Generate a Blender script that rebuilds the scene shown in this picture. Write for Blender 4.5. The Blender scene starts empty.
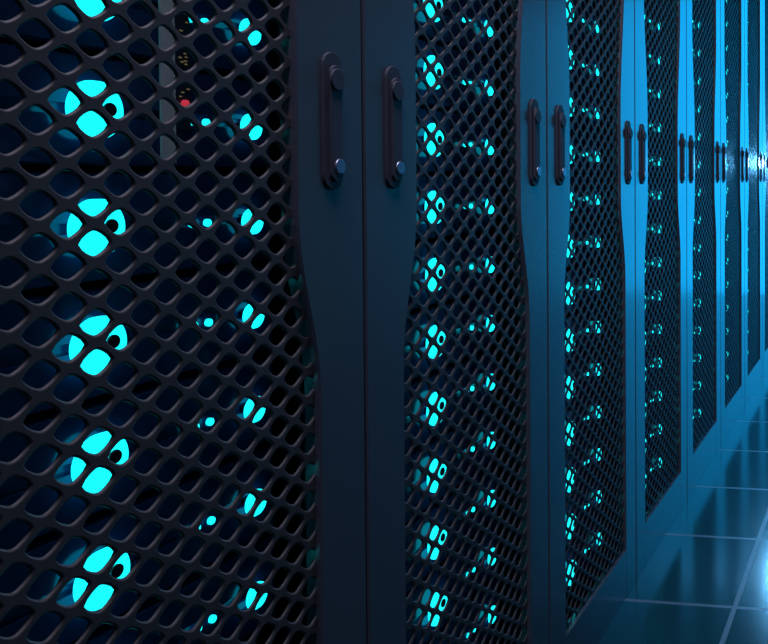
import bpy, bmesh, math, random
from mathutils import Vector, Matrix

# ------------------------------------------------------------------ units
W = 0.60                 # width of one rack; all sizes below are given in rack widths
FPX = 840.0              # focal length in pixels of the 768 px wide frame
D_CAM = 1.124 * W        # camera distance from the front face of the rack row
H_CAM = 1.84 * W
SEAM0 = 1.695            # the first seam seen, in rack widths along the row
H_TOP = 4.10             # rack height in rack widths
CEIL = 4.95 * W
AISLE = 3.8 * W
ROW_N = 11
END_Y = 13.2 * W
rnd = random.Random(7)
sc = bpy.context.scene
C = bpy.context.collection

# ------------------------------------------------------------------ camera
PITCH = math.radians(1.1)
YAW = math.atan(112 / FPX)
PX, PY = 773.0, 180.0 + FPX * math.tan(PITCH)
cam_d = bpy.data.cameras.new('camera')
cam = bpy.data.objects.new('camera', cam_d)
C.objects.link(cam)
cam.location = (D_CAM, 0, H_CAM)
cam.rotation_euler = (math.pi / 2 - PITCH, 0, YAW)
cam_d.sensor_fit = 'HORIZONTAL'
cam_d.sensor_width = 36
cam_d.lens = FPX / 768 * 36
cam_d.shift_x = -(PX - 384) / 768
cam_d.shift_y = -(322 - PY) / 768
cam_d.clip_start = 0.02
cam_d.clip_end = 60
sc.camera = cam

# ------------------------------------------------------------------ world, lights, exposure
w = bpy.data.worlds.new('world')
sc.world = w
w.use_nodes = True
w.node_tree.nodes['Background'].inputs[0].default_value = (0.02, 0.10, 0.22, 1)
w.node_tree.nodes['Background'].inputs[1].default_value = 0.10


def area(name, loc, rot, sx, sy, power, col):
    l = bpy.data.lights.new(name, 'AREA')
    l.shape = 'RECTANGLE'
    l.size, l.size_y = sx, sy
    l.energy = power
    l.color = col
    o = bpy.data.objects.new(name, l)
    o.location = loc
    o.rotation_euler = rot
    C.objects.link(o)
    return o


P2 = math.pi / 2
# added fill lights: neutral over the near end of the aisle, blue further down
area('near_fill', (0.45 * W, 1.1 * W, CEIL - 0.08), (0, 0, 0), 0.4, 1.6, 44.0, (0.88, 0.80, 1.0))
al = area('aisle_fill', (AISLE * 0.5, 8.0 * W, CEIL - 0.08), (0, 0, 0), 0.5, 3.0, 45, (0.04, 0.45, 1.0))
al.data.spread = math.radians(100)
sc.view_settings.view_transform = 'Standard'
sc.view_settings.look = 'None'
sc.view_settings.gamma = 1
sc.view_settings.use_curve_mapping = False
sc.view_settings.exposure = 0.0
try:
    sc.cycles.use_light_tree = True
    sc.cycles.max_bounces = 6
    sc.cycles.glossy_bounces = 4
    sc.cycles.sample_clamp_indirect = 4
except Exception:
    pass


# ------------------------------------------------------------------ materials
def mat(name, col, rough=0.5, metal=0.0, emit=None, es=1.0, spec=0.5, coat=0.0, coat_rough=0.05, grain=0.0, gs=60, bump=0.0):
    m = bpy.data.materials.new(name)
    m.use_nodes = True
    nt = m.node_tree
    b = nt.nodes['Principled BSDF']
    b.inputs['Base Color'].default_value = (*col, 1)
    b.inputs['Roughness'].default_value = rough
    b.inputs['Metallic'].default_value = metal
    b.inputs['Specular IOR Level'].default_value = spec
    b.inputs['Coat Weight'].default_value = coat
    b.inputs['Coat Roughness'].default_value = coat_rough
    if emit:
        b.inputs['Emission Color'].default_value = (*emit, 1)
        b.inputs['Emission Strength'].default_value = es
    if grain or bump:
        tc = nt.nodes.new('ShaderNodeTexCoord')
        n = nt.nodes.new('ShaderNodeTexNoise')
        n.inputs['Scale'].default_value = gs
        n.inputs['Detail'].default_value = 4
        nt.links.new(tc.outputs['Object'], n.inputs['Vector'])
        if grain:
            r = nt.nodes.new('ShaderNodeMapRange')
            r.inputs['To Min'].default_value = max(0, rough - grain)
            r.inputs['To Max'].default_value = rough + grain
            nt.links.new(n.outputs['Fac'], r.inputs['Value'])
            nt.links.new(r.outputs['Result'], b.inputs['Roughness'])
        if bump:
            bp = nt.nodes.new('ShaderNodeBump')
            bp.inputs['Strength'].default_value = bump
            bp.inputs['Distance'].default_value = 0.001
            nt.links.new(n.outputs['Fac'], bp.inputs['Height'])
            nt.links.new(bp.outputs['Normal'], b.inputs['Normal'])
    return m


M = {}
M['panel'] = mat('blue_black_painted_steel', (0.052, 0.058, 0.085), 0.25, 0.0, spec=0.7, coat=0.35, coat_rough=0.13)
M['mesh'] = mat('dark_perforated_steel', (0.046, 0.047, 0.056), 0.5, 0.0, spec=0.2)
M['handle'] = mat('black_handle_plastic', (0.042, 0.048, 0.070), 0.6, 0.0, spec=0.15)
M['lock'] = mat('brushed_steel_lock', (0.22, 0.25, 0.33), 0.35, 0.8)
M['frame'] = mat('black_cabinet_steel', (0.004, 0.006, 0.012), 0.6)
M['face'] = mat('navy_server_face', (0.014, 0.032, 0.120), 0.16, 0.0, spec=0.8, grain=0.03, gs=30)
M['face'].node_tree.nodes['Principled BSDF'].inputs['Specular Tint'].default_value = (0.3, 0.65, 1, 1)
M['slot'] = mat('black_vent_slot', (0.001, 0.001, 0.003), 0.8, spec=0.1)
M['cyan'] = mat('cyan_light', (0, 0.2, 0.22), 0.4, emit=(0.008, 0.92, 1.0), es=1.5)
M['cyan_bright'] = mat('bright_cyan_light', (0, 0.2, 0.22), 0.4, emit=(0.008, 0.92, 1.0), es=1.5)
M['dot'] = mat('dark_sensor', (0.004, 0.006, 0.02), 0.3)
M['grey'] = mat('grey_reflection', (0.8, 0.8, 0.85), 0.5)
M['board'] = mat('dark_board_reflection', (0.02, 0.022, 0.05), 0.4)
M['amber'] = mat('amber_reflection', (0.2, 0.15, 0.05), 0.4, emit=(0.5, 0.4, 0.2), es=0.15)
M['red'] = mat('red_light', (0.3, 0.02, 0.03), 0.4, emit=(0.9, 0.05, 0.1), es=0.5)
M['wall'] = mat('dark_blue_wall', (0.01, 0.03, 0.06), 0.7)
M['ceil'] = mat('dark_ceiling', (0.01, 0.02, 0.04), 0.8)
M['glow'] = mat('added_blue_glow', (0.01, 0.05, 0.1), 0.3, emit=(0.006, 0.40, 0.92), es=3.1)
M['lamp'] = mat('white_blue_lamp', (0.5, 0.7, 0.9), 0.3, emit=(0.35, 0.75, 1.0), es=40)
M['tube'] = mat('added_blue_tube', (0.5, 0.7, 0.9), 0.3, emit=(0.15, 0.5, 1.0), es=1.2)


def floor_mat():
    m = mat('glossy_floor_tiles', (0.008, 0.022, 0.035), 0.10, 0.0, spec=0.6)
    nt = m.node_tree
    b = nt.nodes['Principled BSDF']
    g = nt.nodes.new('ShaderNodeNewGeometry')
    sx = nt.nodes.new('ShaderNodeSeparateXYZ')
    nt.links.new(g.outputs['Position'], sx.inputs[0])

    def line(out, off, wid):
        a = nt.nodes.new('ShaderNodeMath'); a.operation = 'SUBTRACT'; a.inputs[1].default_value = off * W
        d = nt.nodes.new('ShaderNodeMath'); d.operation = 'DIVIDE'; d.inputs[1].default_value = 0.69 * W
        f = nt.nodes.new('ShaderNodeMath'); f.operation = 'FRACT'
        s = nt.nodes.new('ShaderNodeMath'); s.operation = 'SUBTRACT'; s.inputs[1].default_value = 0.5
        ab = nt.nodes.new('ShaderNodeMath'); ab.operation = 'ABSOLUTE'
        gt = nt.nodes.new('ShaderNodeMath'); gt.operation = 'GREATER_THAN'; gt.inputs[1].default_value = 0.5 - wid
        nt.links.new(out, a.inputs[0]); nt.links.new(a.outputs[0], d.inputs[0]); nt.links.new(d.outputs[0], f.inputs[0])
        nt.links.new(f.outputs[0], s.inputs[0]); nt.links.new(s.outputs[0], ab.inputs[0]); nt.links.new(ab.outputs[0], gt.inputs[0])
        return gt.outputs[0]
    lx = line(sx.outputs['X'], 0.487, 0.016)
    ly = line(sx.outputs['Y'], 4.22, 0.016)
    mx = nt.nodes.new('ShaderNodeMath'); mx.operation = 'MAXIMUM'
    nt.links.new(lx, mx.inputs[0]); nt.links.new(ly, mx.inputs[1])
    mc = nt.nodes.new('ShaderNodeMix'); mc.data_type = 'RGBA'
    mc.inputs[6].default_value = (0.006, 0.045, 0.060, 1)
    mc.inputs[7].default_value = (0.08, 0.11, 0.14, 1)
    nt.links.new(mx.outputs[0], mc.inputs[0])
    nt.links.new(mc.outputs[2], b.inputs['Base Color'])
    mr = nt.nodes.new('ShaderNodeMapRange')
    mr.inputs['To Min'].default_value = 0.16
    mr.inputs['To Max'].default_value = 0.35
    nt.links.new(mx.outputs[0], mr.inputs['Value'])
    nt.links.new(mr.outputs['Result'], b.inputs['Roughness'])
    return m


M['floor'] = floor_mat()


# ------------------------------------------------------------------ mesh helpers
class MB:
    """collects vertices and faces in rack widths, builds one mesh"""
    def __init__(self):
        self.v, self.f, self.mi = [], [], []

    def add(self, vs, fs, mi=0):
        b = len(self.v)
        self.v += vs
        self.f += [tuple(i + b for i in f) for f in fs]
        self.mi += [mi] * len(fs)

    def box(self, x0, x1, y0, y1, z0, z1, mi=0, bev=0.0):
        if bev <= 0:
            vs = [(x, y, z) for x in (x0, x1) for y in (y0, y1) for z in (z0, z1)]
            fs = [(0, 1, 3, 2), (4, 6, 7, 5), (0, 4, 5, 1), (2, 3, 7, 6), (0, 2, 6, 4), (1, 5, 7, 3)]
            self.add(vs, fs, mi)
            return
        bm = bmesh.new()
        bmesh.ops.create_cube(bm, size=1)
        for v in bm.verts:
            v.co = ((x0 + x1) / 2 + v.co.x * (x1 - x0), (y0 + y1) / 2 + v.co.y * (y1 - y0), (z0 + z1) / 2 + v.co.z * (z1 - z0))
        bmesh.ops.bevel(bm, geom=bm.edges[:], offset=bev, segments=2, affect='EDGES', profile=0.7)
        self.from_bm(bm, mi)

    def from_bm(self, bm, mi=0):
        bm.verts.index_update()
        self.add([tuple(v.co) for v in bm.verts], [tuple(v.index for v in f.verts) for f in bm.faces], mi)
        bm.free()

    def prism(self, outline, x0, x1, bev=0.0, mi=0):
        """outline: (y, z) points, anticlockwise seen from +x, extruded from x0 to x1 with a bevelled front rim"""
        n = len(outline)
        cy = sum(p[0] for p in outline) / n
        cz = sum(p[1] for p in outline) / n

        def inset(d):
            r = []
            for i, (y, z) in enumerate(outline):
                a, b = outline[i - 1], outline[(i + 1) % n]
                t = Vector((b[0] - a[0], b[1] - a[1]))
                if t.length < 1e-9:
                    r.append((y, z)); continue
                t.normalize()
                r.append((y - t.y * d, z + t.x * d))
            return r
        rings = [(x0, outline)]
        if bev > 0:
            rings += [(x1 - bev, outline), (x1 - bev * 0.3, inset(bev * 0.3)), (x1, inset(bev))]
        else:
            rings += [(x1, outline)]
        vs = [(x, y, z) for x, ring in rings for (y, z) in ring]
        fs = []
        for k in range(len(rings) - 1):
            for i in range(n):
                j = (i + 1) % n
                fs.append((k * n + i, k * n + j, (k + 1) * n + j, (k + 1) * n + i))
        fs.append(tuple(reversed(range(n))))
        fs.append(tuple((len(rings) - 1) * n + i for i in range(n)))
        self.add(vs, fs, mi)

    def mesh(self, name, mats, smooth=False):
        me = bpy.data.meshes.new(name)
        me.from_pydata([(x * W, y * W, z * W) for x, y, z in self.v], [], self.f)
        for m in (mats if isinstance(mats, list) else [mats]):
            me.materials.append(m)
        me.polygons.foreach_set('material_index', self.mi)
        if smooth:
            me.polygons.foreach_set('use_smooth', [True] * len(me.polygons))
        me.update()
        return me


def circle(cy, cz, r, n=32, flat=None):
    pts = []
    for i in range(n):
        a = 2 * math.pi * i / n
        y, z = math.cos(a) * r, math.sin(a) * r
        if flat:
            z = max(-flat, min(flat, z))
        pts.append((cy + y, cz + z))
    return pts


def stadium(cy, z0, z1, hw, n=10):
    pts = []
    for i in range(n + 1):
        a = math.pi * i / n
        pts.append((cy + math.cos(a) * hw, z1 - hw + math.sin(a) * hw))
    for i in range(n + 1):
        a = math.pi + math.pi * i / n
        pts.append((cy + math.cos(a) * hw, z0 + hw + math.sin(a) * hw))
    return pts


def link(name, me, parent=None, loc=(0, 0, 0)):
    o = bpy.data.objects.new(name, me)
    C.objects.link(o)
    o.location = loc
    if parent:
        o.parent = parent
    return o


def empty(name, loc=(0, 0, 0), rz=0):
    o = bpy.data.objects.new(name, None)
    o.empty_display_size = 0.05
    C.objects.link(o)
    o.location = loc
    o.rotation_euler = (0, 0, rz)
    return o


def tag(o, label, cat, group=None):
    o['label'] = label
    o['category'] = cat
    if group:
        o['group'] = group


def structure(name, mb, m):
    o = link(name, mb.mesh(name, m))
    o['kind'] = 'structure'
    return o


def copy_tree(o, parent=None):
    c = o.copy()
    C.objects.link(c)
    if parent:
        c.parent = parent
    for ch in list(o.children):
        copy_tree(ch, c)
    return c


# ------------------------------------------------------------------ the room
RX0, RX1 = -1.9, 3.8 + 1.9
Y0, Y1 = -3.0, END_Y / W
cz = CEIL / W
b = MB(); b.box(RX0, RX1, Y0, Y1, -0.1, 0); structure('floor', b, M['floor'])
b = MB(); b.box(RX0, RX1, Y0, Y1, cz, cz + 0.1); structure('ceiling', b, M['ceil'])
b = MB(); b.box(RX0 - 0.1, RX0, Y0, Y1, 0, cz); structure('wall_left', b, M['wall'])
b = MB(); b.box(RX1, RX1 + 0.1, Y0, Y1, 0, cz); structure('wall_right', b, M['wall'])
b = MB(); b.box(RX0, RX1, Y0 - 0.1, Y0, 0, cz); structure('wall_back', b, M['wall'])
b = MB(); b.box(RX0, RX1, Y1, Y1 + 0.1, 0, cz); structure('wall_front', b, M['wall'])
# added unseen glowing panel at the aisle end, source of the blue reflections
b = MB(); b.box(0.05, 3.75, Y1 - 0.05, Y1 - 0.005, 0.02, cz - 0.05); structure('glow_panel_1', b, M['glow'])


# ------------------------------------------------------------------ rack
PL0, MB0, MB1 = 0.0, 0.21, H_TOP - 0.16      # bottom of the door, bottom and top of the mesh
CZ = 1.84                                     # camera height in rack widths


def strip_w(z):
    """half width of the solid strip beside a seam at height z"""
    h = z - CZ
    ss = lambda t: max(0, min(1, t)) ** 2 * (3 - 2 * max(0, min(1, t)))
    up = 1 - ss((h - 0.30) / 0.62)
    dn = ss((h + 0.43) / 0.36)
    return 0.150 + 0.060 * min(up, dn)


def strip_mesh(side):
    """solid strip of a door: side 0 next to the seam on the near side, 1 on the far side; local y from 0 to 1"""
    b = MB()
    gap, ch, back = 0.0035, 0.004, -0.034
    zs = [0.001 + (H_TOP - 0.001) * i / 110 for i in range(111)]
    if side == 0:
        outer = lambda z: gap
        inner = lambda z: strip_w(z)
        s = 1
    else:
        outer = lambda z: 1 - gap
        inner = lambda z: 1 - strip_w(z)
        s = -1
    prof = lambda z: [(back, inner(z)), (-ch, inner(z)), (0, inner(z) - s * ch), (0, outer(z) + s * ch), (-ch, outer(z)), (back, outer(z))]
    n = 6
    vs = []
    for z in zs:
        vs += [(x, y, z) for x, y in prof(z)]
    fs = []
    for k in range(len(zs) - 1):
        for i in range(n):
            j = (i + 1) % n
            q = (k * n + i, k * n + j, (k + 1) * n + j, (k + 1) * n + i)
            fs.append(q if s == -1 else tuple(reversed(q)))
    fs.append(tuple(range(n)))
    fs.append(tuple(reversed([(len(zs) - 1) * n + i for i in range(n)])))
    b.add(vs, fs)
    return b.mesh('door_strip', M['panel'])


def rail_mesh(z0, z1):
    b = MB()
    b.box(-0.034, -0.0004, 0.1497, 0.8503, z0, z1)
    return b.mesh('door_rail', M['panel'])


def grille_mesh():
    """perforated sheet: rounded diamond holes in a staggered grid, each with a rounded rim and thickness"""
    P, A = 0.0408, 0.0578
    ha, hb, pw = 0.0245, 0.0188, 1.40
    xf, xb = -0.012, -0.0165
    hexc = []
    # cell corners of the staggered lattice (neighbours at (0,±A), (±P,±A/2))
    q = (A * A / 4) / (2 * P)
    corners = [(P / 2 + q, 0), (P / 2 - q, A / 2), (-P / 2 + q, A / 2), (-P / 2 - q, 0), (-P / 2 + q, -A / 2), (P / 2 - q, -A / 2)]
    outer = []
    for i in range(6):
        a, c = corners[i], corners[(i + 1) % 6]
        for k in range(3):
            t = k / 3
            outer.append((a[0] + (c[0] - a[0]) * t, a[1] + (c[1] - a[1]) * t))
    n = len(outer)

    def hole(g):
        pts = []
        for (y, z) in outer:
            an = math.atan2(z, y)
            c, s = abs(math.cos(an)), abs(math.sin(an))
            r = ((c / (ha + g)) ** pw + (s / (hb + g)) ** pw) ** (-1 / pw)
            pts.append((r * math.cos(an), r * math.sin(an)))
        return pts
    h2, h1, h0 = hole(0.0036), hole(0.0013), hole(0.0)
    b = MB()
    rings = [(xf, outer), (xf, h2), (xf - 0.0012, h1), (xf - 0.0034, h0), (xb, h0)]
    fs0 = []
    for k in range(len(rings) - 1):
        for i in range(n):
            j = (i + 1) % n
            fs0.append((k * n + i, k * n + j, (k + 1) * n + j, (k + 1) * n + i))
    proto = [(x, y, z) for x, r in rings for (y, z) in r]
    zlo, zhi = MB0 - 0.02, MB1 + 0.02
    z00 = CZ + 0.0814
    z00 -= A * int((z00 - zlo) / A)
    for c in range(-2, 17):
        y = 0.791 - c * P
        k = 0
        while True:
            z = z00 + A * (k - (0.5 if c % 2 else 0))
            if z > zhi:
                break
            b.add([(px, py + y, pz + z) for px, py, pz in proto], fs0)
            k += 1
    me = b.mesh('mesh_door', M['mesh'])
    sm = [False] * len(me.polygons)
    nf = len(fs0)
    for i in range(len(sm)):
        sm[i] = (i % nf) >= n
    me.polygons.foreach_set('use_smooth', sm)
    return me


def body_mesh():
    b = MB()
    g = 0.004
    t = 0.02
    b.box(-1.6, -0.04, g, g + t, 0.03, H_TOP)
    b.box(-1.6, -0.04, 1 - g - t, 1 - g, 0.03, H_TOP)
    b.box(-1.6, -0.04, g + t, 1 - g - t, H_TOP - t, H_TOP)
    b.box(-1.6, -0.04, g + t, 1 - g - t, 0.0, 0.05)
    b.box(-1.6, -1.58, g + t, 1 - g - t, 0.05, H_TOP - t)
    # upright rails that carry the servers
    for y in (0.11, 0.86):
        b.box(-0.19, -0.16, y, y + 0.03, 0.05, H_TOP - t)
    return b.mesh('cabinet_body', M['frame'])


HZ0 = CZ - 0.02


def handle_parts(parent, yc):
    b = MB(); b.prism(stadium(yc, HZ0, CZ + 0.2615, 0.030), 0.0, 0.006, 0.0015)
    o = link('handle', b.mesh('handle', M['handle']), parent)
    b = MB(); b.prism(stadium(yc + 0.004, HZ0 + 0.016, CZ + 0.235, 0.0185), 0.0059, 0.012, 0.002)
    link('lever', b.mesh('lever', M['handle']), o)
    b = MB(); b.prism(circle(yc + 0.002, CZ + 0.205, 0.0225, 28), 0.0119, 0.017, 0.002)
    link('pivot_cap', b.mesh('pivot_cap', M['handle']), o)
    b = MB(); b.prism(circle(yc + 0.008, CZ + 0.028, 0.0155, 24), 0.0119, 0.016, 0.002)
    k = link('lock', b.mesh('lock', M['lock']), o)
    k['label'] = 'small round silver lock'
    return o


def make_rack():
    r = empty('server_rack')
    link('cabinet_body', body_mesh(), r)
    sts = [link('door_strip', strip_mesh(0), r), link('door_strip', strip_mesh(1), r)]
    link('door_rail', rail_mesh(0.001, MB0), r)
    link('door_rail', rail_mesh(MB1, H_TOP), r)
    link('mesh_door', grille_mesh(), r)
    # handle of the near strip sits right of the seam, that of the far strip left of the next seam
    handle_parts(r, 0.108)
    handle_parts(r, 1 - 0.108)
    return r


# ------------------------------------------------------------------ server
PITCH_Z = 0.1853
# local frame: y from 0 (rack seam) to 1, z = 0 is the middle of the big power light, x = 0 rack front
XF = -0.121


def chassis_boxes(b):
    hz = PITCH_Z / 2
    b.box(-1.35, XF - 0.012, 0.145, 0.855, -hz + 0.006, hz - 0.006, 0)
    b.box(XF - 0.0125, XF, 0.13, 0.87, 0.0085, hz - 0.0085, 0, 0.002)
    b.box(XF - 0.0125, XF, 0.13, 0.87, -hz + 0.0085, -0.0085, 0, 0.002)


BY, BR = 0.473, 0.0468
SY, SR = 0.803, 0.026


def server_meshes():
    m = {}
    b = MB(); chassis_boxes(b); m['chassis'] = b.mesh('chassis', [M['face']])
    b = MB(); b.prism(circle(BY, 0, BR, 40, 0.0455), XF + 0.014, XF + 0.020, 0.001); m['power_light'] = b.mesh('power_light', [M['cyan']])
    b = MB(); b.prism(circle(BY + 0.021, 0.002, 0.0112, 20), XF + 0.0199, XF + 0.023, 0.001); m['sensor'] = b.mesh('sensor', [M['dot']])
    b = MB(); b.box(XF - 0.02, XF + 0.0141, BY - 0.012, BY + 0.012, -0.012, 0.012); m['stem'] = b.mesh('stem', [M['dot']])
    b = MB(); b.prism(circle(SY, -0.006, SR, 28, 0.025), XF + 0.012, XF + 0.018, 0.001); m['status_light'] = b.mesh('status_light', [M['cyan']])
    b = MB(); b.box(XF - 0.02, XF + 0.0121, SY - 0.008, SY + 0.008, -0.014, 0.002); m['stem2'] = b.mesh('stem', [M['dot']])
    for i, y in enumerate((0.674, 0.708)):
        b = MB(); b.prism(circle(y, -0.004, 0.0072, 16), XF - 0.002, XF + 0.004, 0.001)
        m['dot%d' % i] = b.mesh('indicator_light', [M['cyan']])
    return m


SM = server_meshes()


def make_server():
    s = empty('rack_server')
    link('chassis', SM['chassis'], s)
    p = link('power_light', SM['power_light'], s)
    link('sensor', SM['sensor'], p)
    link('stem', SM['stem'], p)
    q = link('status_light', SM['status_light'], s)
    link('stem', SM['stem2'], q)
    link('indicator_light', SM['dot0'], s)
    link('indicator_light', SM['dot1'], s)
    return s


def simple_server_mesh():
    b = MB()
    chassis_boxes(b)
    b.prism(circle(BY, 0, BR, 24, 0.0455), XF - 0.01, XF + 0.03, 0.001, 1)
    b.prism(circle(SY, -0.006, SR, 16, 0.025), XF - 0.01, XF + 0.026, 0.001, 1)
    for y in (0.674, 0.708):
        b.prism(circle(y, -0.004, 0.0085, 10), XF - 0.002, XF + 0.004, 0, 1)
    return b.mesh('rack_server', [M['face'], M['cyan_bright']])


ORD = ['first', 'second', 'third', 'fourth', 'fifth', 'sixth', 'seventh', 'eighth', 'ninth', 'tenth', 'eleventh', 'twelfth',
       'thirteenth', 'fourteenth', 'fifteenth', 'sixteenth', 'seventeenth', 'eighteenth', 'nineteenth', 'twentieth', 'twenty-first', 'twenty-second']
LED0 = CZ + 0.110          # height of the light at pixel row 110 of the nearest rack
z = LED0
while z + PITCH_Z < H_TOP - 0.08:
    z += PITCH_Z
rows = []
while z - PITCH_Z / 2 > 0.06:
    rows.append(z)
    z -= PITCH_Z

rack0 = make_rack()
server0 = make_server()
RACKS = []
for n in range(ROW_N):
    y = SEAM0 - 1 + n
    r = rack0 if n == 0 else copy_tree(rack0)
    r.location = (0, y * W, 0)
    RACKS.append(y)
    if n == 0:
        lab = 'nearest dark server rack, cut by the left edge of the photo'
    elif n < 8:
        lab = '%s server rack from the left, mesh door between blue-lit strips' % ORD[n]
    else:
        lab = '%s server rack of the row, hidden behind nearer racks at the right edge' % ORD[n]
    tag(r, lab, 'server rack', 'server racks standing in a row')

def px_of(y, zz):
    """height in the picture of a light at depth y (rack widths) and height zz"""
    dx = 1 / (0.00192 + 0.00104 * (y / 1.09 - SEAM0))
    return 180 - (zz - CZ) * dx / (1.134 * 1.09)


first = True
for n, y in enumerate(RACKS):
    seen = [zz for zz in rows if -18 < px_of(y + BY, zz) < 650]
    for zz in rows:
        if n < 2 and not (-160 < px_of(y + BY, zz) < 800):
            continue
        if n >= 8:
            continue
        s = server0 if first else copy_tree(server0)
        first = False
        s.location = (0, y * W, zz * W)
        name = 'nearest rack' if n == 0 else '%s rack' % ORD[n]
        if zz in seen:
            i = seen.index(zz)
            lab = 'server in the %s, round cyan light %s from the top' % (name, ORD[i])
            if i == len(seen) - 1:
                lab = 'server in the %s, lowest of its round cyan lights' % name
        elif zz > seen[0]:
            j = rows.index(seen[0]) - rows.index(zz)
            lab = 'server in the %s, %s above the top edge' % (name, ORD[j - 1])
        else:
            j = rows.index(zz) - rows.index(seen[-1])
            lab = 'server in the %s, %s below the bottom edge' % (name, ORD[j - 1])
        tag(s, lab, 'server', 'rack servers behind the mesh of the %s' % name)

# opposite row across the aisle, seen as reflections in the glossy strips
sme = simple_server_mesh()
for n in range(12):
    y = 0.4 + n
    r = copy_tree(rack0)
    r.location = (AISLE, (y + 1) * W, 0)
    r.rotation_euler = (0, 0, math.pi)
    tag(r, 'dark server rack across the aisle, %s from its near end' % ORD[n], 'server rack', 'server racks across the aisle')
    for ri, zz in enumerate(rows):
        s = link('rack_server', sme, None, (AISLE, (y + 1) * W, zz * W))
        s.rotation_euler = (0, 0, math.pi)
        tag(s, 'server across the aisle, %s from the top in the %s rack there' % (ORD[ri], ORD[n]), 'server', 'rack servers across the aisle')

# ------------------------------------------------------------------ small things
# reflection inside the nearest rack, modelled as a grey plate and dotted strip
br = empty('reflection_plate', (0, 0, 0))
tag(br, 'light grey plate with small dots, modelling a reflection behind the nearest mesh, near the top', 'reflection')
b = MB(); b.box(XF + 0.0002, XF + 0.004, 1.303, 1.333, CZ + 0.03, CZ + 0.36, 0, 0.001)
link('reflected_plate', b.mesh('reflected_plate', M['grey']), br)
b = MB(); b.box(XF + 0.0002, XF + 0.004, 1.3335, 1.366, CZ + 0.09, CZ + 0.36, 0, 0.001)
bd = link('reflected_board', b.mesh('reflected_board', M['board']), br)
for i in range(26):
    b = MB()
    yy = 1.337 + 0.024 * rnd.random()
    zz = CZ + 0.12 + 0.23 * rnd.random()
    b.box(XF + 0.003, XF + 0.006, yy, yy + 0.003 + 0.003 * rnd.random(), zz, zz + 0.0025)
    link('reflected_dot', b.mesh('reflected_dot', M['amber']), bd)
b = MB(); b.prism(circle(1.350, CZ + 0.137, 0.006, 14), XF + 0.003, XF + 0.011, 0.001)
rl = link('indicator_light', b.mesh('indicator_light', M['red']), br)
rl['label'] = 'small red light'

# bright lamp on the front of a far rack
lp = empty('aisle_lamp', (0, 0, 0))
tag(lp, 'bright white-blue lamp shining on the far racks at the right edge', 'lamp')
ly, lz = 8.0, CZ + 0.17
b = MB(); b.prism(circle(ly, lz, 0.05, 24), 0.0005, 0.025, 0.004)
link('lamp_base', b.mesh('lamp_base', M['handle']), lp)
bm = bmesh.new()
bmesh.ops.create_uvsphere(bm, u_segments=20, v_segments=12, radius=0.045)
for v in bm.verts:
    v.co += Vector((0.05, ly, lz))
b = MB(); b.from_bm(bm)
link('lamp_globe', b.mesh('lamp_globe', M['lamp'], True), lp)

# unseen lamps added along the aisle ceiling to throw blue light on the strips
for i, y in enumerate((2.2, 5.2, 8.2, 11.0)):
    t = empty('added_lamp', (AISLE * 0.5, y * W, CEIL))
    tag(t, 'added long blue lamp, unseen above the aisle, %s from its near end' % ORD[i], 'lamp', 'added unseen lamps above the aisle')
    b = MB(); b.box(-0.12, 0.12, -0.9, 0.9, -0.06, -0.0005, 0, 0.01)
    link('housing', b.mesh('housing', M['frame']), t)
    b = MB(); b.box(-0.09, 0.09, -0.85, 0.85, -0.075, -0.0595, 0, 0.005)
    link('diffuser', b.mesh('diffuser', M['tube']), t)

pl = bpy.data.lights.new('globe_light', 'POINT')
pl.energy = 24
pl.color = (0.12, 0.5, 1.0)
pl.shadow_soft_size = 0.045 * W
po = link('globe_light', pl, lp, (0.12 * W, ly * W, lz * W))
